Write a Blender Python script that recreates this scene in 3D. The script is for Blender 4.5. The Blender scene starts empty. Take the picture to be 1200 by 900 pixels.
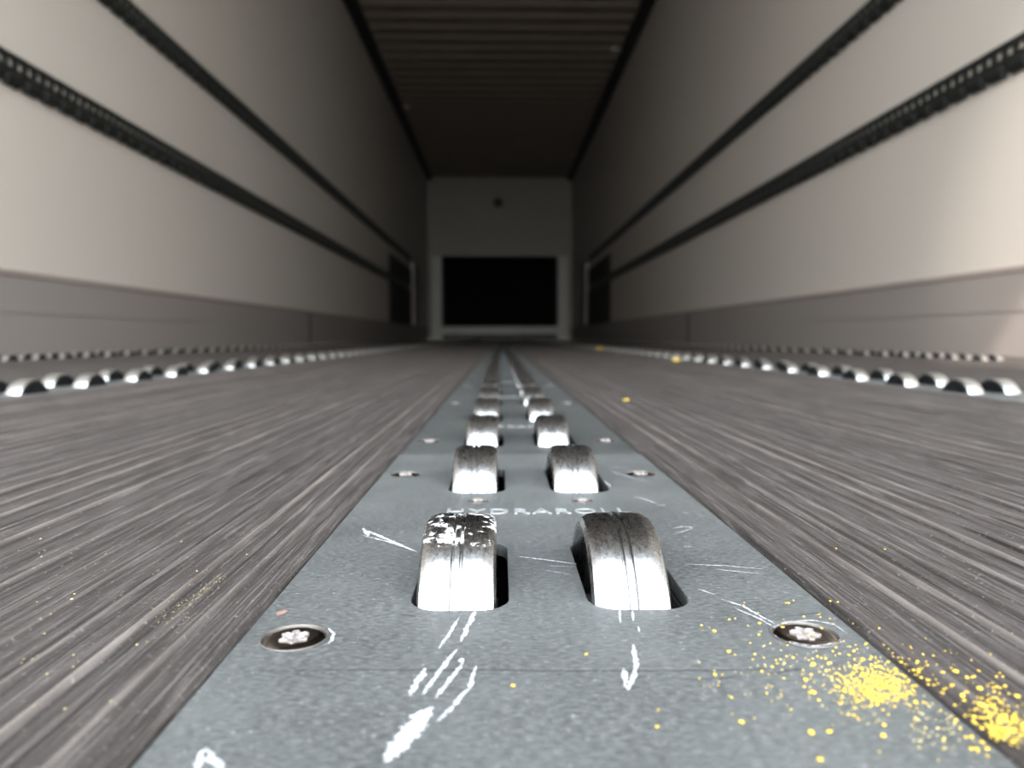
import bpy, bmesh, math, random
from mathutils import Vector, Matrix
random.seed(11)
R = random.Random(5)
C = bpy.context.scene.collection
PI = math.pi

# ------------------------------------------------------------------ camera
FPX = 870.0
H = 0.05                                   # lens height above the roller plate
PITCH = math.atan(55 / FPX)
YAW = math.atan(14 / FPX)
cam_d = bpy.data.cameras.new('camera')
cam = bpy.data.objects.new('camera', cam_d)
C.objects.link(cam)
cam_d.sensor_width = 36
cam_d.lens = FPX / 1200 * 36
cam_d.clip_start = 0.005
cam_d.clip_end = 300
cam.location = (0, 0, H)
rot = Matrix.Rotation(-YAW, 3, 'Z') @ Matrix.Rotation(PI / 2 - PITCH, 3, 'X')
cam.rotation_euler = rot.to_euler()
cam_d.dof.use_dof = True
cam_d.dof.focus_distance = 0.158
cam_d.dof.aperture_fstop = 17.5
bpy.context.scene.camera = cam


def on_plane(px, py, z=0.0):
    d = rot @ Vector(((px - 600) / FPX, (450 - py) / FPX, -1))
    t = (z - H) / d.z
    return Vector((d.x * t, d.y * t, z))


# ------------------------------------------------------------------ helpers
def setp(o, label=None, cat=None, group=None, kind=None):
    if label: o['label'] = label
    if cat: o['category'] = cat
    if group: o['group'] = group
    if kind: o['kind'] = kind
    return o


def link(name, me, m=None, parent=None, loc=(0, 0, 0)):
    o = bpy.data.objects.new(name, me)
    C.objects.link(o)
    if m: 
        me.materials.clear()
        me.materials.append(m)
    o.parent = parent
    o.location = loc
    return o


def obj(name, bm, m, parent=None, loc=(0, 0, 0), smooth=False, angle=None):
    me = bpy.data.meshes.new(name)
    bmesh.ops.recalc_face_normals(bm, faces=bm.faces)
    bm.to_mesh(me)
    bm.free()
    if smooth:
        for p in me.polygons: p.use_smooth = True
        if angle:
            me.set_sharp_from_angle(angle=angle)
    return link(name, me, m, parent, loc)


def empty(name, loc):
    o = bpy.data.objects.new(name, None)
    o.empty_display_size = 0.02
    o.location = loc
    C.objects.link(o)
    return o


def box(bm, x0, x1, y0, y1, z0, z1):
    v = [bm.verts.new(p) for p in ((x0, y0, z0), (x1, y0, z0), (x1, y1, z0), (x0, y1, z0),
                                   (x0, y0, z1), (x1, y0, z1), (x1, y1, z1), (x0, y1, z1))]
    for f in ((0, 3, 2, 1), (4, 5, 6, 7), (0, 1, 5, 4), (1, 2, 6, 5), (2, 3, 7, 6), (3, 0, 4, 7)):
        bm.faces.new([v[i] for i in f])


def quad(bm, a, b, c, d):
    bm.faces.new([bm.verts.new(p) for p in (a, b, c, d)])


def extrude_profile(bm, pts, ys):
    """pts: (x,z) polyline, swept along y."""
    rows = [[bm.verts.new((x, y, z)) for x, z in pts] for y in ys]
    for a, b in zip(rows, rows[1:]):
        for i in range(len(pts) - 1):
            bm.faces.new((a[i], a[i + 1], b[i + 1], b[i]))


def lathe_x(bm, prof, n, closed=False, loc=(0, 0, 0)):
    """prof: (x, r) revolved about the x axis."""
    rings = []
    for x, r in prof:
        if r < 1e-7:
            rings.append([bm.verts.new((loc[0] + x, loc[1], loc[2]))])
        else:
            rings.append([bm.verts.new((loc[0] + x, loc[1] + r * math.cos(2 * PI * k / n),
                                        loc[2] + r * math.sin(2 * PI * k / n))) for k in range(n)])
    pairs = list(zip(rings, rings[1:]))
    if closed: pairs.append((rings[-1], rings[0]))
    for a, b in pairs:
        for k in range(n):
            k2 = (k + 1) % n
            if len(a) == 1 and len(b) == 1: continue
            if len(a) == 1: bm.faces.new((a[0], b[k], b[k2]))
            elif len(b) == 1: bm.faces.new((a[k], b[0], a[k2]))
            else: bm.faces.new((a[k], b[k], b[k2], a[k2]))


def lathe_z(bm, prof, n, loc=(0, 0, 0)):
    rings = []
    for r, z in prof:
        if r < 1e-7: rings.append([bm.verts.new((loc[0], loc[1], loc[2] + z))])
        else: rings.append([bm.verts.new((loc[0] + r * math.cos(2 * PI * k / n), loc[1] + r * math.sin(2 * PI * k / n), loc[2] + z)) for k in range(n)])
    for a, b in zip(rings, rings[1:]):
        for k in range(n):
            k2 = (k + 1) % n
            if len(a) == 1: bm.faces.new((a[0], b[k], b[k2]))
            elif len(b) == 1: bm.faces.new((a[k], b[0], a[k2]))
            else: bm.faces.new((a[k], b[k], b[k2], a[k2]))


# ------------------------------------------------------------------ materials
class NT:
    def __init__(s, name):
        s.m = bpy.data.materials.new(name)
        s.m.use_nodes = True
        s.t = s.m.node_tree
        s.b = s.t.nodes['Principled BSDF']
        s.out = s.t.nodes['Material Output']
        s.tc = s.n('ShaderNodeTexCoord')

    def n(s, typ, **kw):
        o = s.t.nodes.new(typ)
        for k, v in kw.items(): setattr(o, k, v)
        return o

    def l(s, a, b): s.t.links.new(a, b)

    def coords(s, scale=(1, 1, 1), space='Object', loc=(0, 0, 0)):
        mp = s.n('ShaderNodeMapping')
        mp.inputs['Scale'].default_value = scale
        mp.inputs['Location'].default_value = loc
        if space == 'World':
            g = s.n('ShaderNodeNewGeometry')
            s.l(g.outputs['Position'], mp.inputs[0])
        else:
            s.l(s.tc.outputs[space], mp.inputs[0])
        return mp.outputs[0]

    def noise(s, scale, detail=4, rough=0.55, vec=None):
        o = s.n('ShaderNodeTexNoise')
        o.inputs['Scale'].default_value = scale
        o.inputs['Detail'].default_value = detail
        o.inputs['Roughness'].default_value = rough
        if vec is not None: s.l(vec, o.inputs['Vector'])
        return o.outputs['Fac']

    def ramp(s, fac, stops):
        o = s.n('ShaderNodeValToRGB')
        cr = o.color_ramp
        while len(cr.elements) < len(stops): cr.elements.new(0.5)
        for e, (p, c) in zip(cr.elements, stops):
            e.position = p
            e.color = (c, c, c, 1) if isinstance(c, (int, float)) else (*c, 1)
        s.l(fac, o.inputs[0])
        return o.outputs[0]

    def mix(s, fac, a, b, mode='MIX'):
        o = s.n('ShaderNodeMix', data_type='RGBA', blend_type=mode)
        for i, v in ((0, fac), (6, a), (7, b)):
            if hasattr(v, 'is_linked'): s.l(v, o.inputs[i])
            elif isinstance(v, (int, float)): o.inputs[i].default_value = v
            else: o.inputs[i].default_value = (*v, 1)
        return o.outputs[2]

    def math(s, op, a, b=0.0):
        o = s.n('ShaderNodeMath', operation=op)
        for i, v in ((0, a), (1, b)):
            if hasattr(v, 'is_linked'): s.l(v, o.inputs[i])
            else: o.inputs[i].default_value = v
        return o.outputs[0]

    def set(s, **kw):
        for k, v in kw.items():
            k = k.replace('_', ' ')
            i = s.b.inputs[k]
            if hasattr(v, 'is_linked'): s.l(v, i)
            elif isinstance(v, tuple) and len(v) == 3: i.default_value = (*v, 1)
            else: i.default_value = v
        return s

    def bump(s, height, strength=0.3, dist=0.001):
        o = s.n('ShaderNodeBump')
        o.inputs['Strength'].default_value = strength
        o.inputs['Distance'].default_value = dist
        s.l(height, o.inputs['Height'])
        s.l(o.outputs[0], s.b.inputs['Normal'])


def plain(name, col, rough=0.5, metal=0.0, var=0.12, scale=20):
    n = NT(name)
    f = n.noise(scale, 3, vec=n.coords(space='World'))
    a = tuple(c * (1 - var) for c in col)
    b = tuple(min(1, c * (1 + var)) for c in col)
    n.set(Base_Color=n.mix(f, a, b), Roughness=rough, Metallic=metal)
    return n.m


M = {}


def mat_floor():
    n = NT('ribbed_dark_board')
    g = n.n('ShaderNodeNewGeometry')
    sep = n.n('ShaderNodeSeparateXYZ')
    n.l(g.outputs['Position'], sep.inputs[0])
    top = n.n('ShaderNodeMapRange')
    top.inputs['From Min'].default_value = 0.0012
    top.inputs['From Max'].default_value = 0.0026
    n.l(sep.outputs['Z'], top.inputs['Value'])
    streak = n.noise(1, 5, 0.6, n.coords((420, 6, 30), 'World'))
    fine = n.noise(1, 4, 0.65, n.coords((2600, 45, 200), 'World'))
    grit = n.noise(900, 3, 0.7, n.coords((1, 1, 1), 'World'))
    base = n.mix(n.ramp(streak, [(0.3, 0.0), (0.72, 1.0)]), (0.027, 0.0235, 0.022), (0.060, 0.0525, 0.049))
    base = n.mix(n.math('MULTIPLY', n.ramp(fine, [(0.48, 0.0), (0.68, 1.0)]), 0.5), base, (0.175, 0.16, 0.154))
    dk = n.noise(1, 3, 0.6, n.coords((420, 9, 60), 'World', (3, 1, 0)))
    base = n.mix(n.math('MULTIPLY', n.ramp(dk, [(0.55, 0.0), (0.7, 1.0)]), 0.6), base, (0.014, 0.012, 0.012))
    wear = n.noise(1, 3, 0.6, n.coords((30, 14, 30), 'World'))
    wr = n.math('MULTIPLY', top.outputs[0], n.ramp(wear, [(0.35, 0.3), (0.62, 1.0)]))
    base = n.mix(n.math('MULTIPLY', wr, 0.85), base, (0.24, 0.214, 0.197))
    base = n.mix(n.ramp(grit, [(0.62, 0.0), (0.70, 0.6)]), base, (0.24, 0.225, 0.215))
    n.set(Base_Color=base, Roughness=n.ramp(fine, [(0.3, 0.42), (0.8, 0.62)]))
    n.b.inputs['Specular IOR Level'].default_value = 0.3
    n.bump(n.math('ADD', n.math('MULTIPLY', fine, 0.6), n.math('MULTIPLY', grit, 0.5)), 0.6, 0.0006)
    return n.m


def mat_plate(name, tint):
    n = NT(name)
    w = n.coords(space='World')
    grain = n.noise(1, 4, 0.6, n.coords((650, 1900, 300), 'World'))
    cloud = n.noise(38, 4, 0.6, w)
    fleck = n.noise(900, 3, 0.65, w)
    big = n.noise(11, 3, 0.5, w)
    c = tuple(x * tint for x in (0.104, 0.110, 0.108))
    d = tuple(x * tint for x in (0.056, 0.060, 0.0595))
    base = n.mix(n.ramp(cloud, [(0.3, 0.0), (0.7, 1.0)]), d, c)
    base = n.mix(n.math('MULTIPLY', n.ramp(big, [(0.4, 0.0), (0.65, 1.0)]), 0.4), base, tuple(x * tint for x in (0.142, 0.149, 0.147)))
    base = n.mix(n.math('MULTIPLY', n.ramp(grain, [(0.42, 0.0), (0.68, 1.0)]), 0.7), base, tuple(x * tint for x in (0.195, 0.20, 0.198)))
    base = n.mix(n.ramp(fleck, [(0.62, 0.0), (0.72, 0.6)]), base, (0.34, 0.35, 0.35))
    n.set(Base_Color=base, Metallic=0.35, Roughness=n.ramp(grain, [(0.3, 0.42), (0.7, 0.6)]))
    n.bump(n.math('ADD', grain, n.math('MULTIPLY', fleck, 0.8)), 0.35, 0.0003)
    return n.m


def mat_wheel(name, worn=0.0, dark=0.0, matt=False):
    n = NT(name)
    o = n.coords((60, 900, 900))
    brush = n.noise(1, 3, 0.6, n.coords((900, 300, 300)))
    spk = n.noise(1900, 3, 0.7, n.coords())
    base = n.mix(n.ramp(spk, [(0.52, 0.0), (0.72, 1.0)]), (0.40, 0.40, 0.40), (0.60, 0.60, 0.595))
    g = n.n('ShaderNodeSeparateXYZ')
    n.l(n.tc.outputs['Object'], g.inputs[0])
    crown = n.n('ShaderNodeMapRange')
    crown.inputs['From Min'].default_value = 0.0185
    crown.inputs['From Max'].default_value = 0.0235
    n.l(g.outputs['Z'], crown.inputs['Value'])
    dirt = n.math('MULTIPLY', crown.outputs[0], n.ramp(n.noise(1100, 4, 0.75, n.coords()), [(0.38, 0.0), (0.62, (0.12 if not (worn or dark) else 0.8))]))
    base = n.mix(n.math('MULTIPLY', dirt, 0.62), base, (0.13, 0.105, 0.09))
    rough = n.ramp(brush, [(0.3, 0.24), (0.7, 0.32)])
    if matt:
        base = n.mix(0.7, base, (0.85, 0.86, 0.85))
        rough = n.ramp(brush, [(0.3, 0.28), (0.7, 0.40)])
    metal = 1.0
    if worn > 0:
        pat = n.math('ADD', n.math('MULTIPLY', n.noise(1, 6, 0.75, n.coords((420, 700, 900), loc=(1.4, 0.3, 0))), 0.62), n.math('MULTIPLY', n.noise(1, 2, 0.5, n.coords((130, 260, 420), loc=(0.7, 0, 0))), 0.38))
        band = n.n('ShaderNodeMapRange')
        band.inputs['From Min'].default_value = 0.0215
        band.inputs['From Max'].default_value = 0.0243
        n.l(g.outputs['Z'], band.inputs['Value'])
        k = n.math('MULTIPLY', n.ramp(pat, [(0.535, 0.0), (0.56, 1.0)]), n.ramp(band.outputs[0], [(0.15, 0.0), (0.3, 1.0)]))
        base = n.mix(k, base, (0.55, 0.55, 0.55))
        rough = n.mix(k, rough, (0.8, 0.8, 0.8))
        metal = n.math('SUBTRACT', 1.0, k)
    n.set(Base_Color=base, Roughness=rough, Metallic=metal)
    n.bump(n.math('ADD', n.math('MULTIPLY', brush, 0.4), n.math('MULTIPLY', spk, 0.5)), 0.05, 0.0001)
    return n.m


def mat_wall(name, col):
    n = NT(name)
    a = n.noise(1.5, 3, 0.5, n.coords(space='World'))
    b = n.noise(1, 2, 0.5, n.coords((3, 60, 3), 'World'))
    base = n.mix(a, tuple(c * 0.93 for c in col), col)
    base = n.mix(n.math('MULTIPLY', b, 0.12), base, tuple(c * 0.8 for c in col))
    n.set(Base_Color=base, Roughness=0.5)
    n.b.inputs['Specular IOR Level'].default_value = 0.3
    return n.m


def mat_scratch():
    n = NT('white_scratch_residue')
    f = n.noise(1500, 4, 0.7, n.coords(space='World'))
    n.set(Base_Color=n.mix(f, (0.27, 0.285, 0.295), (0.48, 0.49, 0.50)), Roughness=0.7,
          Alpha=n.ramp(f, [(0.35, 0.1), (0.52, 1.0)]))
    return n.m


M['floor'] = mat_floor()
M['plate'] = mat_plate('galvanised_plate', 1.0)
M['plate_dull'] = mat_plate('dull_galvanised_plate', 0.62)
M['wheel'] = mat_wheel('zinc_roller')
M['wheel_matt'] = mat_wheel('satin_zinc_roller', matt=True)
M['wheel_worn'] = mat_wheel('worn_zinc_roller', 1.0)
M['wheel_dirty'] = mat_wheel('brown_speckled_zinc_roller', 0, 1.0)
M['steel_dark'] = plain('dark_steel', (0.10, 0.10, 0.105), 0.45, 0.8, 0.2, 200)
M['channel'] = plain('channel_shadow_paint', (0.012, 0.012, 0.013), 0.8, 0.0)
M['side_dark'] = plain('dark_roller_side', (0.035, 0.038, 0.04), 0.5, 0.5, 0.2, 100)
M['screw'] = plain('polished_screw', (0.42, 0.38, 0.36), 0.16, 1.0, 0.15, 400)
M['ring'] = plain('bright_countersink', (0.22, 0.21, 0.20), 0.45, 0.7, 0.4, 600)
M['recess'] = plain('recess_dirt', (0.26, 0.24, 0.23), 0.6, 0.5, 0.6, 1400)
M['letter'] = plain('raised_lettering', (0.30, 0.315, 0.318), 0.4, 0.4, 0.2, 500)
M['scratch'] = mat_scratch()
M['stain'] = plain('dark_scuff', (0.05, 0.05, 0.055), 0.7, 0.1, 0.3, 800)
M['rust'] = plain('rust_stain', (0.2, 0.125, 0.1), 0.8, 0.0, 0.3, 900)
M['yellow'] = plain('yellow_powder', (0.54, 0.375, 0.05), 0.8, 0.0, 0.45, 900)
M['paleyellow'] = plain('pale_yellow_powder', (0.32, 0.27, 0.13), 0.75, 0.0, 0.2, 700)
M['wall'] = mat_wall('off_white_wall_panel', (0.545, 0.510, 0.468))
M['skirt'] = mat_wall('grey_brown_skirting', (0.285, 0.262, 0.248))
M['skirt_top'] = plain('skirting_lip', (0.24, 0.205, 0.19), 0.6, 0.0)
M['rail'] = plain('dark_rail', (0.026, 0.028, 0.026), 0.5, 0.3, 0.25, 60)
M['ceiling'] = plain('brown_grey_ceiling', (0.25, 0.21, 0.172), 0.5, 0.0, 0.12, 4)
M['cove'] = plain('black_cove', (0.018, 0.018, 0.02), 0.6, 0.0)
M['bulk'] = plain('grey_bulkhead', (0.26, 0.25, 0.222), 0.6, 0.0, 0.06, 3)
M['bulk_frame'] = plain('pale_bulkhead_frame', (0.38, 0.385, 0.36), 0.5, 0.0, 0.05, 3)
M['black'] = plain('black_hatch', (0.001, 0.001, 0.001), 1.0, 0.0)
M['dark_panel'] = plain('wall_shade_and_joint', (0.02, 0.019, 0.018), 0.8, 0.0)  # shade of the far walls put into colour; also the dark skirting joints
M['chrome'] = plain('bright_ring', (0.42, 0.41, 0.39), 0.4, 0.3)
M['ground'] = plain('pale_concrete', (0.30, 0.29, 0.275), 0.9, 0.0, 0.15, 2)

# ------------------------------------------------------------------ setting
Y0, Y1 = -0.12, 12.95
XW = 1.25
ZC = 2.77
CX = 0.0087                              # centre of the middle track
CL, CR = -0.0428, 0.0602                 # its plate edges
HW = 0.0525
TR = {'left outer': -1.06, 'left inner': -0.44, 'right inner': 0.44, 'right outer': 1.06}

# ribbed floor boards between the roller tracks
cents = []
x = -1.25
fr = random.Random(3)
while x < 1.25:
    cents.append((x, fr.uniform(0.0006, 0.0014), fr.uniform(0.0005, 0.0010)))
    for _ in range(fr.choice((0, 1, 1, 2, 2))):
        cents.append((x + fr.uniform(0.0018, 0.0075), fr.choice((-1, -1, 1, 1)) * fr.uniform(0.0003, 0.0007), fr.uniform(0.00035, 0.0007)))
    x += fr.uniform(0.0082, 0.0112)


def rib(x):
    z = 0.0010
    for c, a, w in cents:
        if abs(c - x) < 0.006: z += a * math.exp(-((x - c) / w) ** 2)
    return min(z, 0.0027)


floor_bm = bmesh.new()
for a, b in ((-1.25, -1.06 - HW - 0.001), (-1.06 + HW + 0.001, -0.44 - HW - 0.001), (-0.44 + HW + 0.001, CL - 0.0006),
             (CR + 0.0006, 0.44 - HW - 0.001), (0.44 + HW + 0.001, 1.06 - HW - 0.001), (1.06 + HW + 0.001, 1.25)):
    near = max(abs(a), abs(b)) < 0.45
    step = 0.0004 if near else 0.002
    n = int((b - a) / step)
    pts = []
    for i in range(n + 1):
        x = a + (b - a) * i / n
        e = min(x - a, b - x)
        z = rib(x)
        band = 0.0058
        if near and (x < 0 and b - x < band or x > 0 and x - a < band): z = 0.0011   # plain flat lip along the plate
        if e < 0.0016: z -= 0.0022 * (1 - e / 0.0016) ** 2
        pts.append((x, z))
    pts = [(a, -0.008)] + pts + [(b, -0.008)]
    extrude_profile(floor_bm, pts, [Y0, 0.15, 0.4, 1, 2.5, 6, Y1])
fl = obj('floor', floor_bm, M['floor'], smooth=True, angle=1.0)
setp(fl, kind='structure')

# dark channels below the roller tracks
WL, WR = -0.0083, 0.0248                 # wheel columns of the middle track


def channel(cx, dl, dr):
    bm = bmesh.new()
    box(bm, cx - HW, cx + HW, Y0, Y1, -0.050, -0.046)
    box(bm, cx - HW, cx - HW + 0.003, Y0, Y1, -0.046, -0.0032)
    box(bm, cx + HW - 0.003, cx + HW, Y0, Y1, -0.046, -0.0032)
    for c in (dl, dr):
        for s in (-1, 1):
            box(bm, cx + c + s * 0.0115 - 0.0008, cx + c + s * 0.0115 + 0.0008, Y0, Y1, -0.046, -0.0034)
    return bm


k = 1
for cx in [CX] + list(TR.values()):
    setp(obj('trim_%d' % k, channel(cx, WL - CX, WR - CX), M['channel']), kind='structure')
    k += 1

# walls, skirting
for side, s in (('left', -1), ('right', 1)):
    bm = bmesh.new()
    box(bm, min(s * XW, s * (XW + 0.06)), max(s * XW, s * (XW + 0.06)), Y0, Y1 + 1.0, -0.06, ZC + 0.1)
    setp(obj('wall_' + side, bm, M['wall']), kind='structure')
    bm = bmesh.new()
    for ya, yb in ((Y0, 4.86), (4.885, Y1)):
        for z0, z1, t in ((0.0, 0.108, 0.014), (0.108, 0.112, 0.011), (0.112, 0.206, 0.014)):
            box(bm, min(s * XW, s * (XW - t)), max(s * XW, s * (XW - t)), ya, yb, z0, z1)
    bb = obj('baseboard_' + side, bm, M['skirt'])
    setp(bb, kind='structure')
    bm = bmesh.new()
    extrude_profile(bm, [(s * (XW - 0.014), 0.204), (s * (XW - 0.017), 0.207), (s * (XW - 0.015), 0.214), (s * XW, 0.222)], [Y0, 4, Y1])
    obj('lip', bm, M['skirt_top'], bb)
    bm = bmesh.new()
    box(bm, min(s * (XW - 0.001), s * (XW - 0.015)), max(s * (XW - 0.001), s * (XW - 0.015)), 4.858, 4.887, 0.001, 0.2035)
    obj('joint_strip', bm, M['dark_panel'], bb)

# ceiling: cross ribs with rounded faces
bm = bmesh.new()
prof = []
y = Y0
p = 0.235
while y < Y1 - p:
    for t, dz in ((0.0, 0.028), (0.02, 0.028), (0.035, 0.006), (0.06, 0.0), (0.12, 0.001), (0.18, 0.005), (0.215, 0.012), (0.225, 0.028)):
        prof.append((y + t, ZC + dz))
    y += p
prof.append((Y1 + 0.2, ZC + 0.028))
rows = [[bm.verts.new((xx, yy, zz)) for yy, zz in prof] for xx in (-1.16, 0, 1.16)]
for a, b in zip(rows, rows[1:]):
    for i in range(len(prof) - 1): bm.faces.new((a[i], a[i + 1], b[i + 1], b[i]))
setp(obj('ceiling', bm, M['ceiling'], smooth=True, angle=0.9), kind='structure')
bm = bmesh.new()
box(bm, -1.31, 1.31, Y0, Y1 + 1, ZC + 0.03, ZC + 0.1)
setp(obj('ceiling_outer', bm, M['cove']), kind='structure')
for s in (-1, 1):
    bm = bmesh.new()
    pts = [(s * XW, ZC - 0.045), (s * (XW - 0.03), ZC - 0.04), (s * (XW - 0.085), ZC - 0.012), (s * (XW - 0.1), ZC - 0.004), (s * (XW - 0.1), ZC + 0.03)]
    extrude_profile(bm, pts, [Y0, 3, 8, Y1])
    setp(obj('trim_%d' % k, bm, M['cove']), kind='structure')
    k += 1

# bulkhead at the far end
bm = bmesh.new()
nx = 26
for i in range(nx):                       # upper panel with shallow upright ribs
    xa = -1.0 + 2.0 * i / nx
    xb = xa + 2.0 / nx
    box(bm, xa, xb, Y1 + (0.008 if i % 2 else 0), Y1 + 0.06, 1.44, ZC + 0.03)
box(bm, -1.25, -1.0, Y1 + 0.01, Y1 + 0.06, 0, ZC + 0.05)
box(bm, 1.0, 1.25, Y1 + 0.01, Y1 + 0.06, 0, ZC + 0.05)
wb = obj('wall_back', bm, M['bulk'])
setp(wb, kind='structure')
bm = bmesh.new()
box(bm, -1.18, -1.005, Y1 - 0.04, Y1 + 0.06, 0.02, 1.44)
box(bm, 1.005, 1.18, Y1 - 0.04, Y1 + 0.06, 0.02, 1.44)
box(bm, -1.18, 1.18, Y1 - 0.05, Y1 + 0.06, 0.095, 0.235)
obj('hatch_frame', bm, M['bulk_frame'], wb)
bm = bmesh.new()                           # black recess behind the hatch opening
box(bm, -1.25, 1.25, Y1 + 0.9, Y1 + 0.95, 0, 1.6)
box(bm, -1.25, 1.25, Y1 + 0.06, Y1 + 0.95, 1.44, 1.6)
box(bm, -1.25, 1.25, Y1 + 0.06, Y1 + 0.1, 1.6, ZC + 0.03)
box(bm, -1.25, 1.25, Y1 + 0.06, Y1 + 0.95, -0.06, 0.09)
box(bm, -1.24, -1.005, Y1 + 0.06, Y1 + 0.95, 0, 1.5)
box(bm, 1.005, 1.24, Y1 + 0.06, Y1 + 0.95, 0, 1.5)
box(bm, -1.0, 1.0, Y1 + 0.03, Y1 + 0.06, 0.0, 0.095)
obj('hatch_recess', bm, M['black'], wb)

# ground behind the open rear doors
bm = bmesh.new()
quad(bm, (-40, Y0 - 60, -1.2), (40, Y0 - 60, -1.2), (40, Y0 + 0.3, -1.2), (-40, Y0 + 0.3, -1.2))
setp(obj('ground', bm, M['ground']), kind='structure')

# round vent on the bulkhead, dark panels that imitate wall shade, and pale posts near the far end
bm = bmesh.new()
lathe_z(bm, [(0.0, 0.012), (0.05, 0.012), (0.06, 0.018), (0.075, 0.018), (0.085, 0.0)], 24)
me_o = obj('round_vent', bm, M['cove'], loc=(-0.03, Y1 + 0.0, 2.36))
me_o.rotation_euler = (PI / 2, 0, 0)
setp(me_o, 'small dark round vent high in the middle of the far grey bulkhead', 'vent')
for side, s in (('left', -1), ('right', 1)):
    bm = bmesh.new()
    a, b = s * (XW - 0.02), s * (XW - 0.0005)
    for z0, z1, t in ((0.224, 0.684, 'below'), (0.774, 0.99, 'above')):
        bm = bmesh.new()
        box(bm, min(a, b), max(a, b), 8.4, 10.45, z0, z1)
        setp(obj('wall_shade_panel', bm, M['dark_panel']), 'dark panel standing for shade %s the lower rail, far end of the %s wall' % (t, side), 'panel',
             'dark shade panels near the far bulkhead')
    bm = bmesh.new()
    a, b = s * (XW - 0.05), s * (XW - 0.0005)
    box(bm, min(a, b), max(a, b), 10.5, 11.05, 0.224, 1.09)
    setp(obj('corner_post', bm, M['skirt']), 'pale upright post on the %s wall beside the far black hatch' % side, 'post', 'pale posts near the bulkhead')

# ring fittings under the roof
for i, (x, y, lab) in enumerate(((-1.10, 9.0, 'small pale ring fitting along the left edge of the dark ribbed ceiling'),
                                 (1.10, 7.2, 'pale ring fitting along the right ceiling edge, the nearer one there'),
                                 (1.10, 11.2, 'faint ring fitting along the right ceiling edge, deepest in the trailer'))):
    e = empty('ceiling_ring', (x, y, ZC - 0.018))
    setp(e, lab, 'ring fitting', 'round fittings along the ceiling edges')
    bm = bmesh.new()
    lathe_z(bm, [(0.043, 0.02), (0.043, -0.004), (0.0465, -0.008), (0.05, -0.004), (0.05, 0.02)], 24)
    obj('rim', bm, M['chrome'], e, smooth=True)
    bm = bmesh.new()
    lathe_z(bm, [(0.0, 0.004), (0.0425, 0.004), (0.0425, 0.03), (0.0, 0.03)], 20)
    obj('centre_plate', bm, M['cove'], e)

# ------------------------------------------------------------------ lashing rails
def rail_mesh(s):
    bm = bmesh.new()
    L0, L1 = Y0 + 0.02, 10.47
    x0, x1 = (0.0005, 0.009)

    def bx(a, b, y0, y1, z0, z1):
        a, b = -s * a, -s * b
        box(bm, min(a, b), max(a, b), y0, y1, z0, z1)
    bx(x0, 0.010, L0, L1, 0.029, 0.0425)
    bx(x0, 0.014, L0, L1, -0.010, 0.004)
    y = L0
    while y < L1 - 0.04:
        bx(x0, 0.010, y, y + 0.013, 0.004, 0.029)
        y += 0.039
    # lower rounded flange broken by small notches
    y = L0
    prof = [(0.0005, -0.010), (0.014, -0.010), (0.021, -0.018), (0.022, -0.030), (0.014, -0.041), (0.0005, -0.0425)]
    while y < L1 - 0.08:
        for ya, yb, sh in ((y, y + 0.054, 1.0),):
            r0 = [bm.verts.new((-s * (0.0005 + (px_ - 0.0005) * sh), ya, pz)) for px_, pz in prof]
            r1 = [bm.verts.new((-s * (0.0005 + (px_ - 0.0005) * sh), yb, pz)) for px_, pz in prof]
            for i in range(len(prof)):
                j = (i + 1) % len(prof)
                bm.faces.new((r0[i], r0[j], r1[j], r1[i]))
            bm.faces.new(r0)
            bm.faces.new(r1)
        y += 0.078
    return bm


for side, s in (('left', -1), ('right', 1)):
    for z, wh in ((0.05 + 0.679, 'lower'), (0.05 + 1.086, 'upper')):
        o = obj('lashing_rail', rail_mesh(s), M['rail'], loc=(s * XW, 0, z))
        setp(o, '%s black perforated lashing rail running along the %s white wall' % (wh, side), 'rail', 'lashing rails on the side walls')

# ------------------------------------------------------------------ roller track plates
ROW0, PIT = 0.156, 0.103
SEAM0, PL = 0.1088, 0.206
SLOT_HALF = 0.0228


def rounded_rect(x0, x1, y0, y1, r, n=6):
    pts = []
    for cx, cy, a0 in ((x1 - r, y1 - r, 0), (x0 + r, y1 - r, 90), (x0 + r, y0 + r, 180), (x1 - r, y0 + r, 270)):
        for i in range(n + 1):
            a = math.radians(a0 + 90 * i / n)
            pts.append((cx + r * math.cos(a), cy + r * math.sin(a)))
    return pts


def circle(cx, cy, r, n=28):
    return [(cx + r * math.cos(2 * PI * i / n), cy + r * math.sin(2 * PI * i / n)) for i in range(n)]


def curve_plate(name, outer, holes, thick, bev):
    cu = bpy.data.curves.new(name, 'CURVE')
    cu.dimensions = '2D'
    cu.fill_mode = 'BOTH'
    cu.extrude = thick / 2 - bev
    cu.bevel_depth = bev
    cu.bevel_resolution = 1
    for pts in [outer] + holes:
        sp = cu.splines.new('POLY')
        sp.points.add(len(pts) - 1)
        for q, (x, y) in zip(sp.points, pts): q.co = (x, y, 0, 1)
        sp.use_cyclic_u = True
    o = bpy.data.objects.new(name, cu)
    C.objects.link(o)
    dg = bpy.context.evaluated_depsgraph_get()
    me = bpy.data.meshes.new_from_object(o.evaluated_get(dg))
    bpy.data.objects.remove(o)
    bpy.data.curves.remove(cu)
    me.name = name
    return me


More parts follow.
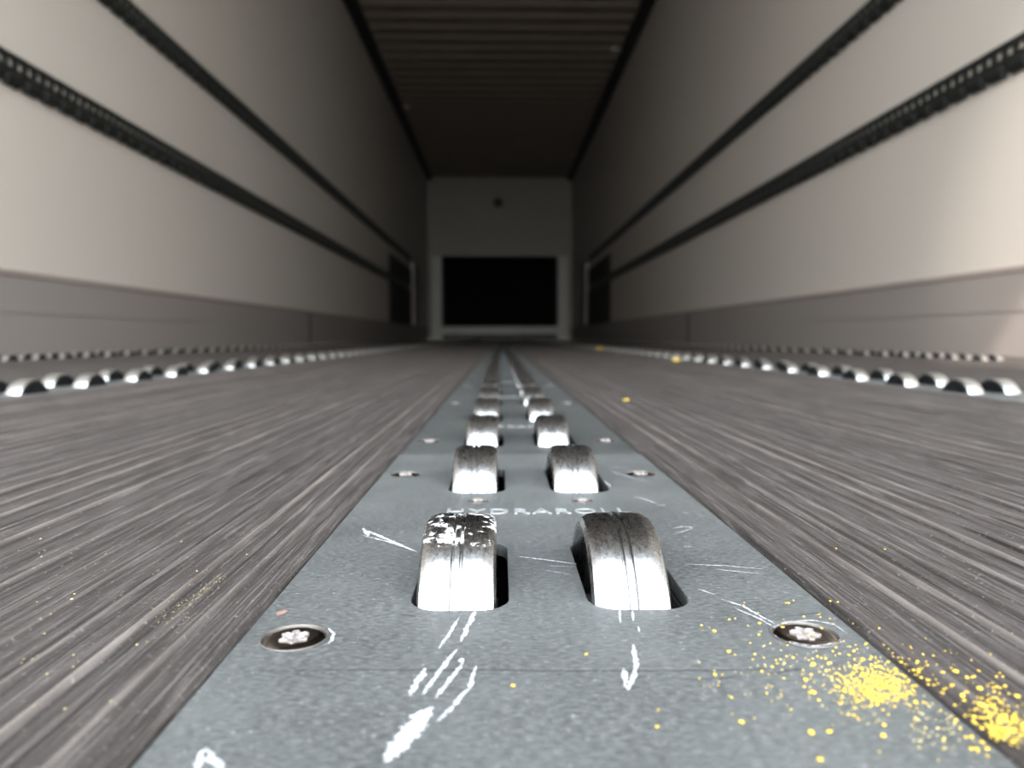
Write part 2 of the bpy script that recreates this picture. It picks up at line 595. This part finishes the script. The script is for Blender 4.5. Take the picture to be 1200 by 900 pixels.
def text_mesh(s, w, h, ext):
    cu = bpy.data.curves.new('t', 'FONT')
    cu.body = s
    cu.size = 1
    cu.space_character = 1.18
    cu.extrude = 0.0
    o = bpy.data.objects.new('t', cu)
    C.objects.link(o)
    bpy.context.view_layer.update()
    dg = bpy.context.evaluated_depsgraph_get()
    me = bpy.data.meshes.new_from_object(o.evaluated_get(dg))
    bpy.data.objects.remove(o)
    bpy.data.curves.remove(cu)
    xs = [v.co.x for v in me.vertices]
    ys = [v.co.y for v in me.vertices]
    cx, cy = (min(xs) + max(xs)) / 2, (min(ys) + max(ys)) / 2
    sx, sy = w / (max(xs) - min(xs)), h / (max(ys) - min(ys))
    for v in me.vertices:
        v.co = ((v.co.x - cx) * sx, (v.co.y - cy) * sy, 0)
    bm = bmesh.new()
    bm.from_mesh(me)
    bpy.data.meshes.remove(me)
    r = bmesh.ops.extrude_face_region(bm, geom=bm.faces[:])
    for v in r['geom']:
        if isinstance(v, bmesh.types.BMVert): v.co.z += ext
    return bm


ORD = ['first', 'second', 'third', 'fourth', 'fifth', 'sixth', 'seventh', 'eighth', 'ninth', 'tenth', 'eleventh', 'twelfth', 'thirteenth',
       'fourteenth', 'fifteenth', 'sixteenth', 'seventeenth', 'eighteenth', 'nineteenth']
TENS = {20: 'twent', 30: 'thirt', 40: 'fort', 50: 'fift'}


def ordinal(i):
    if i < 19: return ORD[i]
    n = i + 1
    t = n // 10 * 10
    return TENS[t] + 'ieth' if n == t else TENS[t] + 'y-' + ORD[n - t - 1]


# screw meshes
def screw_head(r):
    bm = bmesh.new()
    lathe_z(bm, [(0.0, -0.0012), (r * 0.40, -0.0012), (r * 0.42, 0.0), (r * 0.7, 0.00012), (r * 0.9, -0.00005), (r, -0.00035), (r, -0.003), (0.0, -0.003)], 32)
    return bm


def screw_ring(r):
    bm = bmesh.new()
    lathe_z(bm, [(r * 1.005, -0.0006), (r * 1.015, 0.00010), (r * 1.04, 0.00012), (r * 1.065, 0.00002)], 32)
    return bm


def screw_recess(r):
    bm = bmesh.new()
    n = 48
    rr = random.Random(int(r * 1e6))
    ring = []
    for i in range(n):
        a = 2 * PI * i / n
        q = r * (0.39 + 0.085 * math.cos(6 * a)) * rr.uniform(0.96, 1.04)
        ring.append(bm.verts.new((q * math.cos(a), q * math.sin(a), 0.00022 + rr.uniform(0, 0.00012))))
    ring2 = []
    for i in range(n):
        a = 2 * PI * i / n
        q = r * (0.27 + 0.05 * math.cos(6 * a))
        ring2.append(bm.verts.new((q * math.cos(a), q * math.sin(a), 0.00005 + rr.uniform(-0.0003, 0.0002))))
    c = bm.verts.new((0, 0, -0.0004))
    ring0 = [bm.verts.new((v.co.x * 1.03, v.co.y * 1.03, -0.0008)) for v in ring]
    for i in range(n):
        j = (i + 1) % n
        bm.faces.new((ring0[i], ring0[j], ring[j], ring[i]))
        bm.faces.new((ring[i], ring[j], ring2[j], ring2[i]))
        bm.faces.new((ring2[i], ring2[j], c))
    return bm


def mesh_of(bm, m, smooth=True, angle=0.6):
    me = bpy.data.meshes.new('m')
    bmesh.ops.recalc_face_normals(bm, faces=bm.faces)
    bm.to_mesh(me)
    bm.free()
    if smooth:
        for p in me.polygons: p.use_smooth = True
        me.set_sharp_from_angle(angle=angle)
    me.materials.append(m)
    return me


SC = {}
for key, r in (('big', 0.0053), ('small', 0.0031)):
    SC[key] = (mesh_of(screw_head(r), M['screw']), mesh_of(screw_ring(r), M['ring']), mesh_of(screw_recess(r), M['recess'], False))
letters = mesh_of(text_mesh('HYDRAROLL', 0.0524, 0.0058, 0.0004), M['letter'], False)


def add_screw(parent, x, y, key, rz):
    a, b, c = SC[key]
    s = bpy.data.objects.new('screw', a)
    C.objects.link(s)
    s.parent = parent
    s.location = (x, y, 0.0001)
    s.rotation_euler = (0, 0, rz)
    for nm, me in (('countersink_rim', b), ('recess', c)):
        o = bpy.data.objects.new(nm, me)
        C.objects.link(o)
        o.parent = s


SL = (-0.0171, 0.0018)
SR = (0.0165, 0.0361)


def rows_in(y0, y1):
    i0 = math.ceil((y0 + SLOT_HALF - ROW0) / PIT - 1e-6)
    out = []
    i = max(0, i0)
    while ROW0 + i * PIT + SLOT_HALF < y1:
        out.append(ROW0 + i * PIT)
        i += 1
    return out


def slots(y0, y1, cx=0.0):
    hs = []
    for y in rows_in(y0, y1):
        for a, b in (SL, SR):
            hs.append(rounded_rect(cx + a, cx + b, y - SLOT_HALF, y + SLOT_HALF, 0.006))
    return hs


plates = []
NPL = 9
SCREWS = {0: [(-0.0343, 0.1213, 'big'), (0.0513, 0.1213, 'big'), (-0.0343, 0.268, 'big'), (0.0513, 0.268, 'big'), (-0.0068, 0.2242, 'small'), (0.0252, 0.2242, 'small')]}
for i in range(-1, NPL):
    y0 = SEAM0 + i * PL
    y1 = y0 + PL
    ya = max(y0, Y0)
    if i == -1: sc = []
    elif i == 0: sc = SCREWS[0]
    else:
        b = 0.3575 + (i - 1) * PL
        sc = [(-0.0343, b, 'big'), (0.0513, b, 'big'), (-0.0068, y0 + 0.1154, 'small'), (0.0252, y0 + 0.1154, 'small')]
    holes = slots(ya, y1) + [circle(x, y, 0.0056 if q == 'big' else 0.0033) for x, y, q in sc]
    g = 0.00010
    me = curve_plate('cover_plate', [(CL, ya + g), (CR, ya + g), (CR, y1 - g), (CL, y1 - g)], holes, 0.003, 0.00018)
    dz = 0.0 if i <= 0 else -0.0004
    e = empty('roller_cover_plate', (CX, (ya + y1) / 2, dz))
    lab = {-1: 'bare front end of the grey metal track plate at the bottom of the photo',
           0: 'scratched grey metal track plate around the two nearest pairs of rollers'}.get(
        i, 'darker grey metal track plate, %s beyond the scratched nearest one in the middle track' % ORD[i - 1])
    setp(e, lab, 'metal plate', 'slotted plates of the middle roller track')
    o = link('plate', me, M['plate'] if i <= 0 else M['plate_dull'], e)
    o.location = (-CX, -(ya + y1) / 2, -0.0015)
    if i >= 0:
        t = bpy.data.objects.new('lettering', letters)
        C.objects.link(t)
        t.parent = e
        t.location = (0.0110 - CX, y0 + 0.1015 - (ya + y1) / 2, -0.0001)
    for x, y, q in sc:
        add_screw(e, x - CX, y - (ya + y1) / 2, q, R.uniform(0, 1))
    plates.append(e)
# remaining far plate of the middle track and the four side track plates
yend = SEAM0 + NPL * PL
me = curve_plate('far_plate', [(CL, yend + 0.0002), (CR, yend + 0.0002), (CR, Y1 - 0.02), (CL, Y1 - 0.02)], slots(yend, Y1 - 0.05), 0.003, 0.0003)
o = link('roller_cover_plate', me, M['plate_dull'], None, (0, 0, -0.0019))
setp(o, 'far run of the middle roller track plate receding to the black hatch', 'metal plate', 'slotted plates of the middle roller track')
for nm, cx in TR.items():
    me = curve_plate('side_plate', [(cx - HW, Y0), (cx + HW, Y0), (cx + HW, Y1 - 0.02), (cx - HW, Y1 - 0.02)], slots(Y0, Y1 - 0.05, cx - CX), 0.003, 0.0003)
    o = link('roller_cover_plate', me, M['plate'], None, (0, 0, -0.0015))
    setp(o, 'long grey metal cover plate of the %s roller track' % nm, 'metal plate', 'cover plates of the side roller tracks')

# ------------------------------------------------------------------ scratches and marks on the nearest plates
def ribbon(bm, pix, wpx, z, jag=0.35, seed=0):
    rr = random.Random(seed)
    pts = []
    for (ax, ay), (bx_, by) in zip(pix, pix[1:]):
        n = max(3, int(math.hypot(bx_ - ax, by - ay) / 2.5))
        for i in range(n): pts.append((ax + (bx_ - ax) * i / n, ay + (by - ay) * i / n))
    pts.append(pix[-1])
    N = len(pts)
    prev = None
    for i, (px, py) in enumerate(pts):
        a = pts[max(0, i - 1)]
        b = pts[min(N - 1, i + 1)]
        A, B, P = on_plane(*a, z), on_plane(*b, z), on_plane(px, py, z)
        t = (B - A)
        if t.length < 1e-9: continue
        t.normalize()
        nrm = Vector((-t.y, t.x, 0))
        # the stroke's width on the plate, from the lateral scale at that depth
        w = wpx / FPX * P.y / 2
        end = min(1.0, 4 * min(i, N - 1 - i) / max(1, N - 1) + 0.25)
        l = P + nrm * w * end * rr.uniform(1 - jag, 1 + jag)
        r = P - nrm * w * end * rr.uniform(1 - jag, 1 + jag)
        cur = (bm.verts.new(l), bm.verts.new(r))
        if prev: bm.faces.new((prev[0], prev[1], cur[1], cur[0]))
        prev = cur


STROKES = [
    ([(424, 620), (440, 626), (489, 647)], 5), ([(424, 627), (452, 634), (476, 642)], 3), ([(426, 619), (432, 628)], 6),
    ([(606, 652), (640, 656), (676, 661)], 3.2), ([(640, 663), (674, 664)], 1.6),
    ([(557, 716), (549, 732), (540, 752)], 7), ([(538, 724), (527, 742), (514, 760)], 4.5), ([(536, 760), (520, 780), (495, 814)], 7),
    ([(499, 783), (490, 798), (481, 815)], 10), ([(543, 776), (528, 796), (510, 818)], 7), ([(541, 771), (540, 776)], 7),
    ([(558, 780), (550, 806), (530, 828), (512, 846)], 6.5), ([(506, 828), (485, 850), (452, 893)], 26), ([(500, 840), (478, 862), (462, 880)], 24),
    ([(742, 755), (746, 780), (737, 808)], 7), ([(730, 783), (735, 808)], 7), ([(726, 713), (727, 730)], 3), ([(741, 716), (742, 728)], 3),
    ([(748, 733), (749, 741)], 2.5),
    ([(804, 661), (850, 663), (896, 667)], 2.6), ([(838, 667), (898, 673)], 2.2), ([(818, 690), (838, 697)], 2.5),
    ([(845, 702), (870, 710), (908, 731)], 3.4), ([(862, 713), (890, 725), (909, 736)], 3.2),
    ([(905, 735), (925, 728), (955, 727), (978, 732), (993, 743)], 2.5), ([(925, 752), (955, 757), (990, 752)], 4),
    ([(384, 735), (391, 742), (389, 750), (384, 754)], 4), ([(228, 905), (241, 880), (262, 905)], 13),
    ([(789, 619), (800, 617), (815, 618)], 3), ([(792, 625), (803, 622), (812, 619)], 2), ([(743, 582), (755, 585), (770, 590)], 2.2),
    ([(770, 592), (780, 592)], 3), ([(800, 600), (806, 601)], 2), ([(707, 563), (716, 570)], 2), ([(712, 547), (738, 548)], 1.8),
    ([(716, 552), (744, 561), (762, 565)], 1.8), ([(640, 668), (672, 674)], 1.2), ([(800, 640), (812, 641)], 2),
]
front, first = plates[0], plates[1]


def keep(o, par):
    o.parent = par
    o.location = -par.location
    return o


def mark(name, pix, w, z, m, jag, seed, label):
    bm = bmesh.new()
    ribbon(bm, pix, w, z, jag, seed)
    cy = sum(v.co.y for v in bm.verts) / len(bm.verts)
    keep(obj(name, bm, m), first if cy > SEAM0 else front)['label'] = label


for j, (pix, w) in enumerate(STROKES):
    mark('scratch_mark', pix, w * 0.85, 0.00008 + 0.00001 * (j % 4), M['scratch'], 0.5, j, 'white scrape mark')
for j, (pix, w) in enumerate([([(905, 790), (922, 786), (940, 784)], 3), ([(905, 618), (930, 612)], 2),
                              ([(918, 645), (935, 640)], 2), ([(370, 676), (380, 676)], 2.5), ([(470, 720), (488, 722)], 1.6), ([(925, 722), (960, 718)], 1.6),
                              ([(300, 786), (430, 785), (560, 785), (700, 786), (850, 785), (940, 783)], 2.6), ([(800, 797), (870, 793)], 1.5)]):
    mark('scuff_mark', pix, w, 0.00006, M['stain'], 0.5, 100 + j, 'dark scuff')
bm = bmesh.new()
ribbon(bm, [(325, 721), (331, 717), (337, 716)], 9, 0.00007, 0.3, 55)
keep(obj('rust_spot', bm, M['rust']), first)['label'] = 'small rust coloured spot'

# ------------------------------------------------------------------ roller wheels
def tread_bm(n):
    bm = bmesh.new()
    lathe_x(bm, [(-0.0046, 0.0075), (-0.0046, 0.0195), (-0.0066, 0.0215), (-0.0074, 0.0222), (-0.0075, 0.0232), (-0.0070, 0.0243), (-0.0058, 0.02495),
                 (-0.0042, 0.0252), (-0.0013, 0.0252), (-0.00105, 0.0245), (-0.00075, 0.0245), (-0.00055, 0.02535), (0.00035, 0.02535), (0.00055, 0.0245), (0.00085, 0.0245),
                 (0.0011, 0.0252), (0.0042, 0.0252), (0.0058, 0.02495), (0.0070, 0.0243), (0.0075, 0.0232), (0.0074, 0.0222), (0.0066, 0.0215),
                 (0.0046, 0.0195), (0.0046, 0.0075)], n, closed=True)
    return bm


def tread_simple(n):
    bm = bmesh.new()
    lathe_x(bm, [(-0.0045, 0.004), (-0.0045, 0.020), (-0.0075, 0.0225), (-0.0068, 0.0246), (-0.0045, 0.0252), (0.0045, 0.0252), (0.0068, 0.0246),
                 (0.0075, 0.0225), (0.0045, 0.020), (0.0045, 0.004)], n)
    lathe_x(bm, [(-0.0105, 0), (-0.0105, 0.004), (0.0105, 0.004), (0.0105, 0)], 10)
    return bm


def hub_bm():
    bm = bmesh.new()
    lathe_x(bm, [(-0.0078, 0.004), (-0.0078, 0.0068), (-0.0070, 0.0078), (0.0070, 0.0078), (0.0078, 0.0068), (0.0078, 0.004)], 28)
    return bm


def axle_bm():
    bm = bmesh.new()
    lathe_x(bm, [(-0.0107, 0), (-0.0107, 0.0036), (-0.0103, 0.004), (0.0103, 0.004), (0.0107, 0.0036), (0.0107, 0)], 18)
    return bm


me_tread = mesh_of(tread_bm(128), M['wheel'], True, 0.52)
me_worn = mesh_of(tread_bm(128), M['wheel_worn'], True, 0.52)
me_dirty = mesh_of(tread_bm(128), M['wheel_dirty'], True, 0.52)
me_hub = mesh_of(hub_bm(), M['steel_dark'])
me_axle = mesh_of(axle_bm(), M['steel_dark'])
me_mid = mesh_of(tread_simple(48), M['wheel'], True, 0.9)
me_far = mesh_of(tread_simple(40), M['wheel_matt'], True, 0.9)


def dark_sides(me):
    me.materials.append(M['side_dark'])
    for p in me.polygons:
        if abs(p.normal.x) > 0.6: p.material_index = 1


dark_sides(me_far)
ZW = 0.012 - 0.0252


def wheel_detailed(x, y, tread, label):
    e = empty('floor_roller', (x, y, ZW))
    setp(e, label, 'roller', 'steel rollers in the floor tracks')
    for nm, me in (('tread', tread), ('hub', me_hub), ('axle', me_axle)):
        o = bpy.data.objects.new(nm, me)
        C.objects.link(o)
        o.parent = e
    return e


def wheel_far(x, y, label, me=None):
    o = bpy.data.objects.new('floor_roller', me or me_far)
    C.objects.link(o)
    o.location = (x, y, ZW)
    setp(o, label, 'roller', 'steel rollers in the floor tracks')


count = 0
NMID = 12
for r in range(NMID):
    y = ROW0 + r * PIT
    for col, x in (('left', WL), ('right', WR)):
        if r == 0:
            lab = ('nearest left steel roller with white flaking scuffs on its crown' if col == 'left'
                   else 'nearest right steel roller with a brown speckled crown and a bright lower face')
            wheel_detailed(x, y, me_worn if col == 'left' else me_dirty, lab)
        else:
            lab = '%s steel roller in the %s row of the middle track, counting from the camera' % (col, ORD[r])
            if r < 6: wheel_detailed(x, y, me_tread, lab)
            else: wheel_far(x, y, lab, me_mid)
        count += 1
rest = []
NR = int((Y1 - 0.1 - ROW0) / PIT)
rest_mid = [(x, ROW0 + r * PIT) for r in range(NMID, NR) for x in (WL, WR)]
for nm, cx in TR.items():
    lim = 43 if 'inner' in nm else 26
    first_y = 0.60 if 'inner' in nm else 1.50
    idx = 0
    for r in range(0, NR):
        y = ROW0 + r * PIT
        if y < first_y: continue
        for dx in (WL, WR):
            x = cx + dx - CX
            if idx < lim:
                near = abs(x) < abs(cx)
                wheel_far(x, y, '%s steel roller of the %s pair into view in the %s floor track' % ('inward' if near else 'wallward', ordinal(idx), nm))
                count += 1
            else:
                rest.append((x, y))
        idx += 1
bm = bmesh.new()
for x, y in rest + rest_mid:
    lathe_x(bm, [(-0.0045, 0.012), (-0.0075, 0.0225), (-0.0060, 0.0252), (0.0060, 0.0252), (0.0075, 0.0225), (0.0045, 0.012)], 20, loc=(x, y, ZW))
o = obj('floor_rollers', bm, M['wheel_matt'], smooth=True, angle=0.8)
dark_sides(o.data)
o.data.materials.append(M['wheel'])
for p in o.data.polygons:                  # the middle track's rollers are the smoother, darker ones
    if p.material_index == 0 and abs(p.center.x) < 0.2: p.material_index = 2
setp(o, 'far blurred steel rollers receding along all five floor tracks', 'rollers', None, 'stuff')

# ------------------------------------------------------------------ yellow powder and crumbs
def crumb(bm, p, r, rr):
    m = Matrix.Translation(p + Vector((0, 0, r * 0.35))) @ Matrix.Rotation(rr.uniform(0, 6.3), 4, 'Z') @ Matrix.Diagonal(
        (r * rr.uniform(0.8, 1.5), r * rr.uniform(0.8, 1.3), r * rr.uniform(0.4, 0.7), 1))
    res = bmesh.ops.create_icosphere(bm, subdivisions=1, radius=1, matrix=m)
    for v in res['verts']:
        v.co += Vector((rr.uniform(-1, 1), rr.uniform(-1, 1), rr.uniform(-0.4, 0.4))) * r * 0.18


rr = random.Random(21)
bm = bmesh.new()
bmf = bmesh.new()
bmp = bmesh.new()


def drop(px, py, r, pale=False):
    if r > 0.0003: r *= 0.62
    p = on_plane(px, py, 0.0)
    if p.x < CR - 0.0004: crumb(bmp if pale else bm, p, r, rr)
    elif p.x > CR + 0.0012:
        q = on_plane(px, py, 0.0012)
        q.z = rib(q.x) if q.x > CR + 0.0065 else 0.0011
        crumb(bmf, q, r, rr)


for i in range(620):
    drop(rr.gauss(1030, 27), rr.gauss(803, 14), rr.uniform(0.00007, 0.00024))
for i in range(320):
    drop(rr.gauss(1000, 60), rr.gauss(790, 26), rr.uniform(0.00006, 0.0002), rr.random() < 0.5)
for i in range(70):
    drop(rr.uniform(815, 1010), rr.uniform(700, 815), rr.uniform(0.00008, 0.00024), rr.random() < 0.5)
for i in range(60):
    drop(rr.gauss(1100, 22), rr.gauss(850, 16), rr.uniform(0.0001, 0.00025), True)
for i in range(210):
    drop(rr.gauss(1170, 22), rr.gauss(850, 12), rr.uniform(0.00008, 0.00026))
for i in range(110):
    drop(rr.gauss(1165, 35), rr.gauss(825, 22), rr.uniform(0.00007, 0.00024))
for px, py, r in ((822, 733, .00045), (837, 740, .0005), (854, 764, .0005), (687, 767, .00035), (869, 847, .0006), (1035, 863, .0007), (972, 858, .0006),
                  (961, 891, .0006), (951, 859, .0006), (944, 797, .0005), (953, 779, .0007), (953, 812, .0005), (838, 791, .0005), (924, 707, .0004),
                  (890, 731, .0005), (917, 736, .0006), (1015, 755, .0005), (1043, 768, .0005), (964, 750, .0004), (601, 804, .0003), (770, 852, .0004)):
    drop(px, py, r)
for px, py, r in ((1120, 786, .0006), (1133, 793, .0005), (1148, 806, .0007), (1128, 815, .0006), (1150, 826, .0007), (1192, 815, .0006), (1178, 803, .0005),
                  (980, 642, .0004), (1037, 643, .0004)):
    drop(px, py, r)
o = obj('yellow_powder', bm, M['yellow'])
setp(o, 'spilled bright yellow powder and crumbs on the right of the grey plate', 'powder', None, 'stuff')
o = obj('yellow_powder', bmf, M['yellow'])
setp(o, 'yellow powder caught in the ribbed dark floor right of the plate', 'powder', None, 'stuff')
o = obj('pale_dust', bmp, M['paleyellow'])
setp(o, 'pale yellow dust scattered around the bright powder on the plate', 'dust', None, 'stuff')
# faint yellow dust on the left boards
bm = bmesh.new()
for i in range(170):
    t = rr.random()
    q = on_plane(265 - 75 * t + rr.gauss(0, 3 + 8 * t), 672 + 52 * t + rr.gauss(0, 3 + 5 * t), 0.0014)
    q.z = rib(q.x)
    crumb(bm, q, rr.uniform(0.00005, 0.00012), rr)
for i in range(60):
    q = on_plane(rr.uniform(20, 330), rr.uniform(610, 860), 0.0014)
    if q.x < CL - 0.007:
        q.z = rib(q.x)
        crumb(bm, q, rr.uniform(0.0001, 0.00025), rr)
setp(obj('pale_dust', bm, M['paleyellow']), 'pale dust grains along a rib of the dark floor left of the plate', 'dust', None, 'stuff')


def fragment(px, py, size, label):
    bm = bmesh.new()
    r2 = random.Random(px)
    for i in range(4):
        crumb(bm, Vector((r2.uniform(-1, 1) * size, r2.uniform(-0.6, 0.6) * size, 0)), size * r2.uniform(0.6, 0.9), r2)
    p = on_plane(px, py, 0.0016)
    p.z = rib(p.x) - 0.0002 if abs(p.x) < 0.38 else 0.0015
    o = obj('yellow_crumb', bm, M['yellow'], loc=p)
    setp(o, label, 'crumb', 'yellow crumbs on the floor')


fragment(735, 468, 0.0022, 'yellow crumb on the dark floor right of the middle track, beside its third rollers')
fragment(792, 423, 0.008, 'yellow crumb beside the near edge of the right inner roller track')
fragment(701, 409, 0.012, 'dim yellow crumb on the floor near the far dark hatch')

# ------------------------------------------------------------------ light
w = bpy.data.worlds.new('sky')
bpy.context.scene.world = w
w.use_nodes = True
nt = w.node_tree
bg = nt.nodes['Background']
tc = nt.nodes.new('ShaderNodeTexCoord')
sp = nt.nodes.new('ShaderNodeSeparateXYZ')
rp = nt.nodes.new('ShaderNodeValToRGB')
nt.links.new(tc.outputs['Generated'], sp.inputs[0])
nt.links.new(sp.outputs['Z'], rp.inputs[0])
cr = rp.color_ramp
cr.elements[0].position = 0.0
cr.elements[0].color = (1.0, 0.98, 0.95, 1)
cr.elements[1].position = 1.0
cr.elements[1].color = (0.80, 0.90, 1.0, 1)
nt.links.new(rp.outputs[0], bg.inputs[0])
bg.inputs[1].default_value = 10.3

sd = bpy.data.lights.new('wall_glow_spot', 'SPOT')  # added spot outside, aimed to give the right wall its warm sunlit glow
sd.energy = 2600
sd.color = (1.0, 0.88, 0.78)
sd.spot_size = math.radians(8.5)
sd.spot_blend = 0.8
sd.shadow_soft_size = 0.05
so = bpy.data.objects.new('wall_glow_spot', sd)
C.objects.link(so)
so.location = (-4.2, -4.6, 4.6)
tgt = Vector((1.25, 1.25, 0.50))
so.rotation_euler = (tgt - so.location).to_track_quat('-Z', 'Y').to_euler()

sd2 = bpy.data.lights.new('sun_patch', 'SPOT')
sd2.energy = 2700
sd2.color = (1.0, 0.86, 0.76)
sd2.spot_size = math.radians(8.6)
sd2.spot_blend = 0.12
sd2.shadow_soft_size = 0.03
so2 = bpy.data.objects.new('sun_patch', sd2)
C.objects.link(so2)
so2.location = (-0.8, -2.2, 4.0)
tgt = Vector((1.25, 1.31, 0.0))
so2.rotation_euler = (tgt - so2.location).to_track_quat('-Z', 'Y').to_euler()

sc = bpy.context.scene
sc.view_settings.view_transform = 'Standard'
sc.view_settings.look = 'None'
sc.view_settings.exposure = 0.05
sc.view_settings.gamma = 0.88
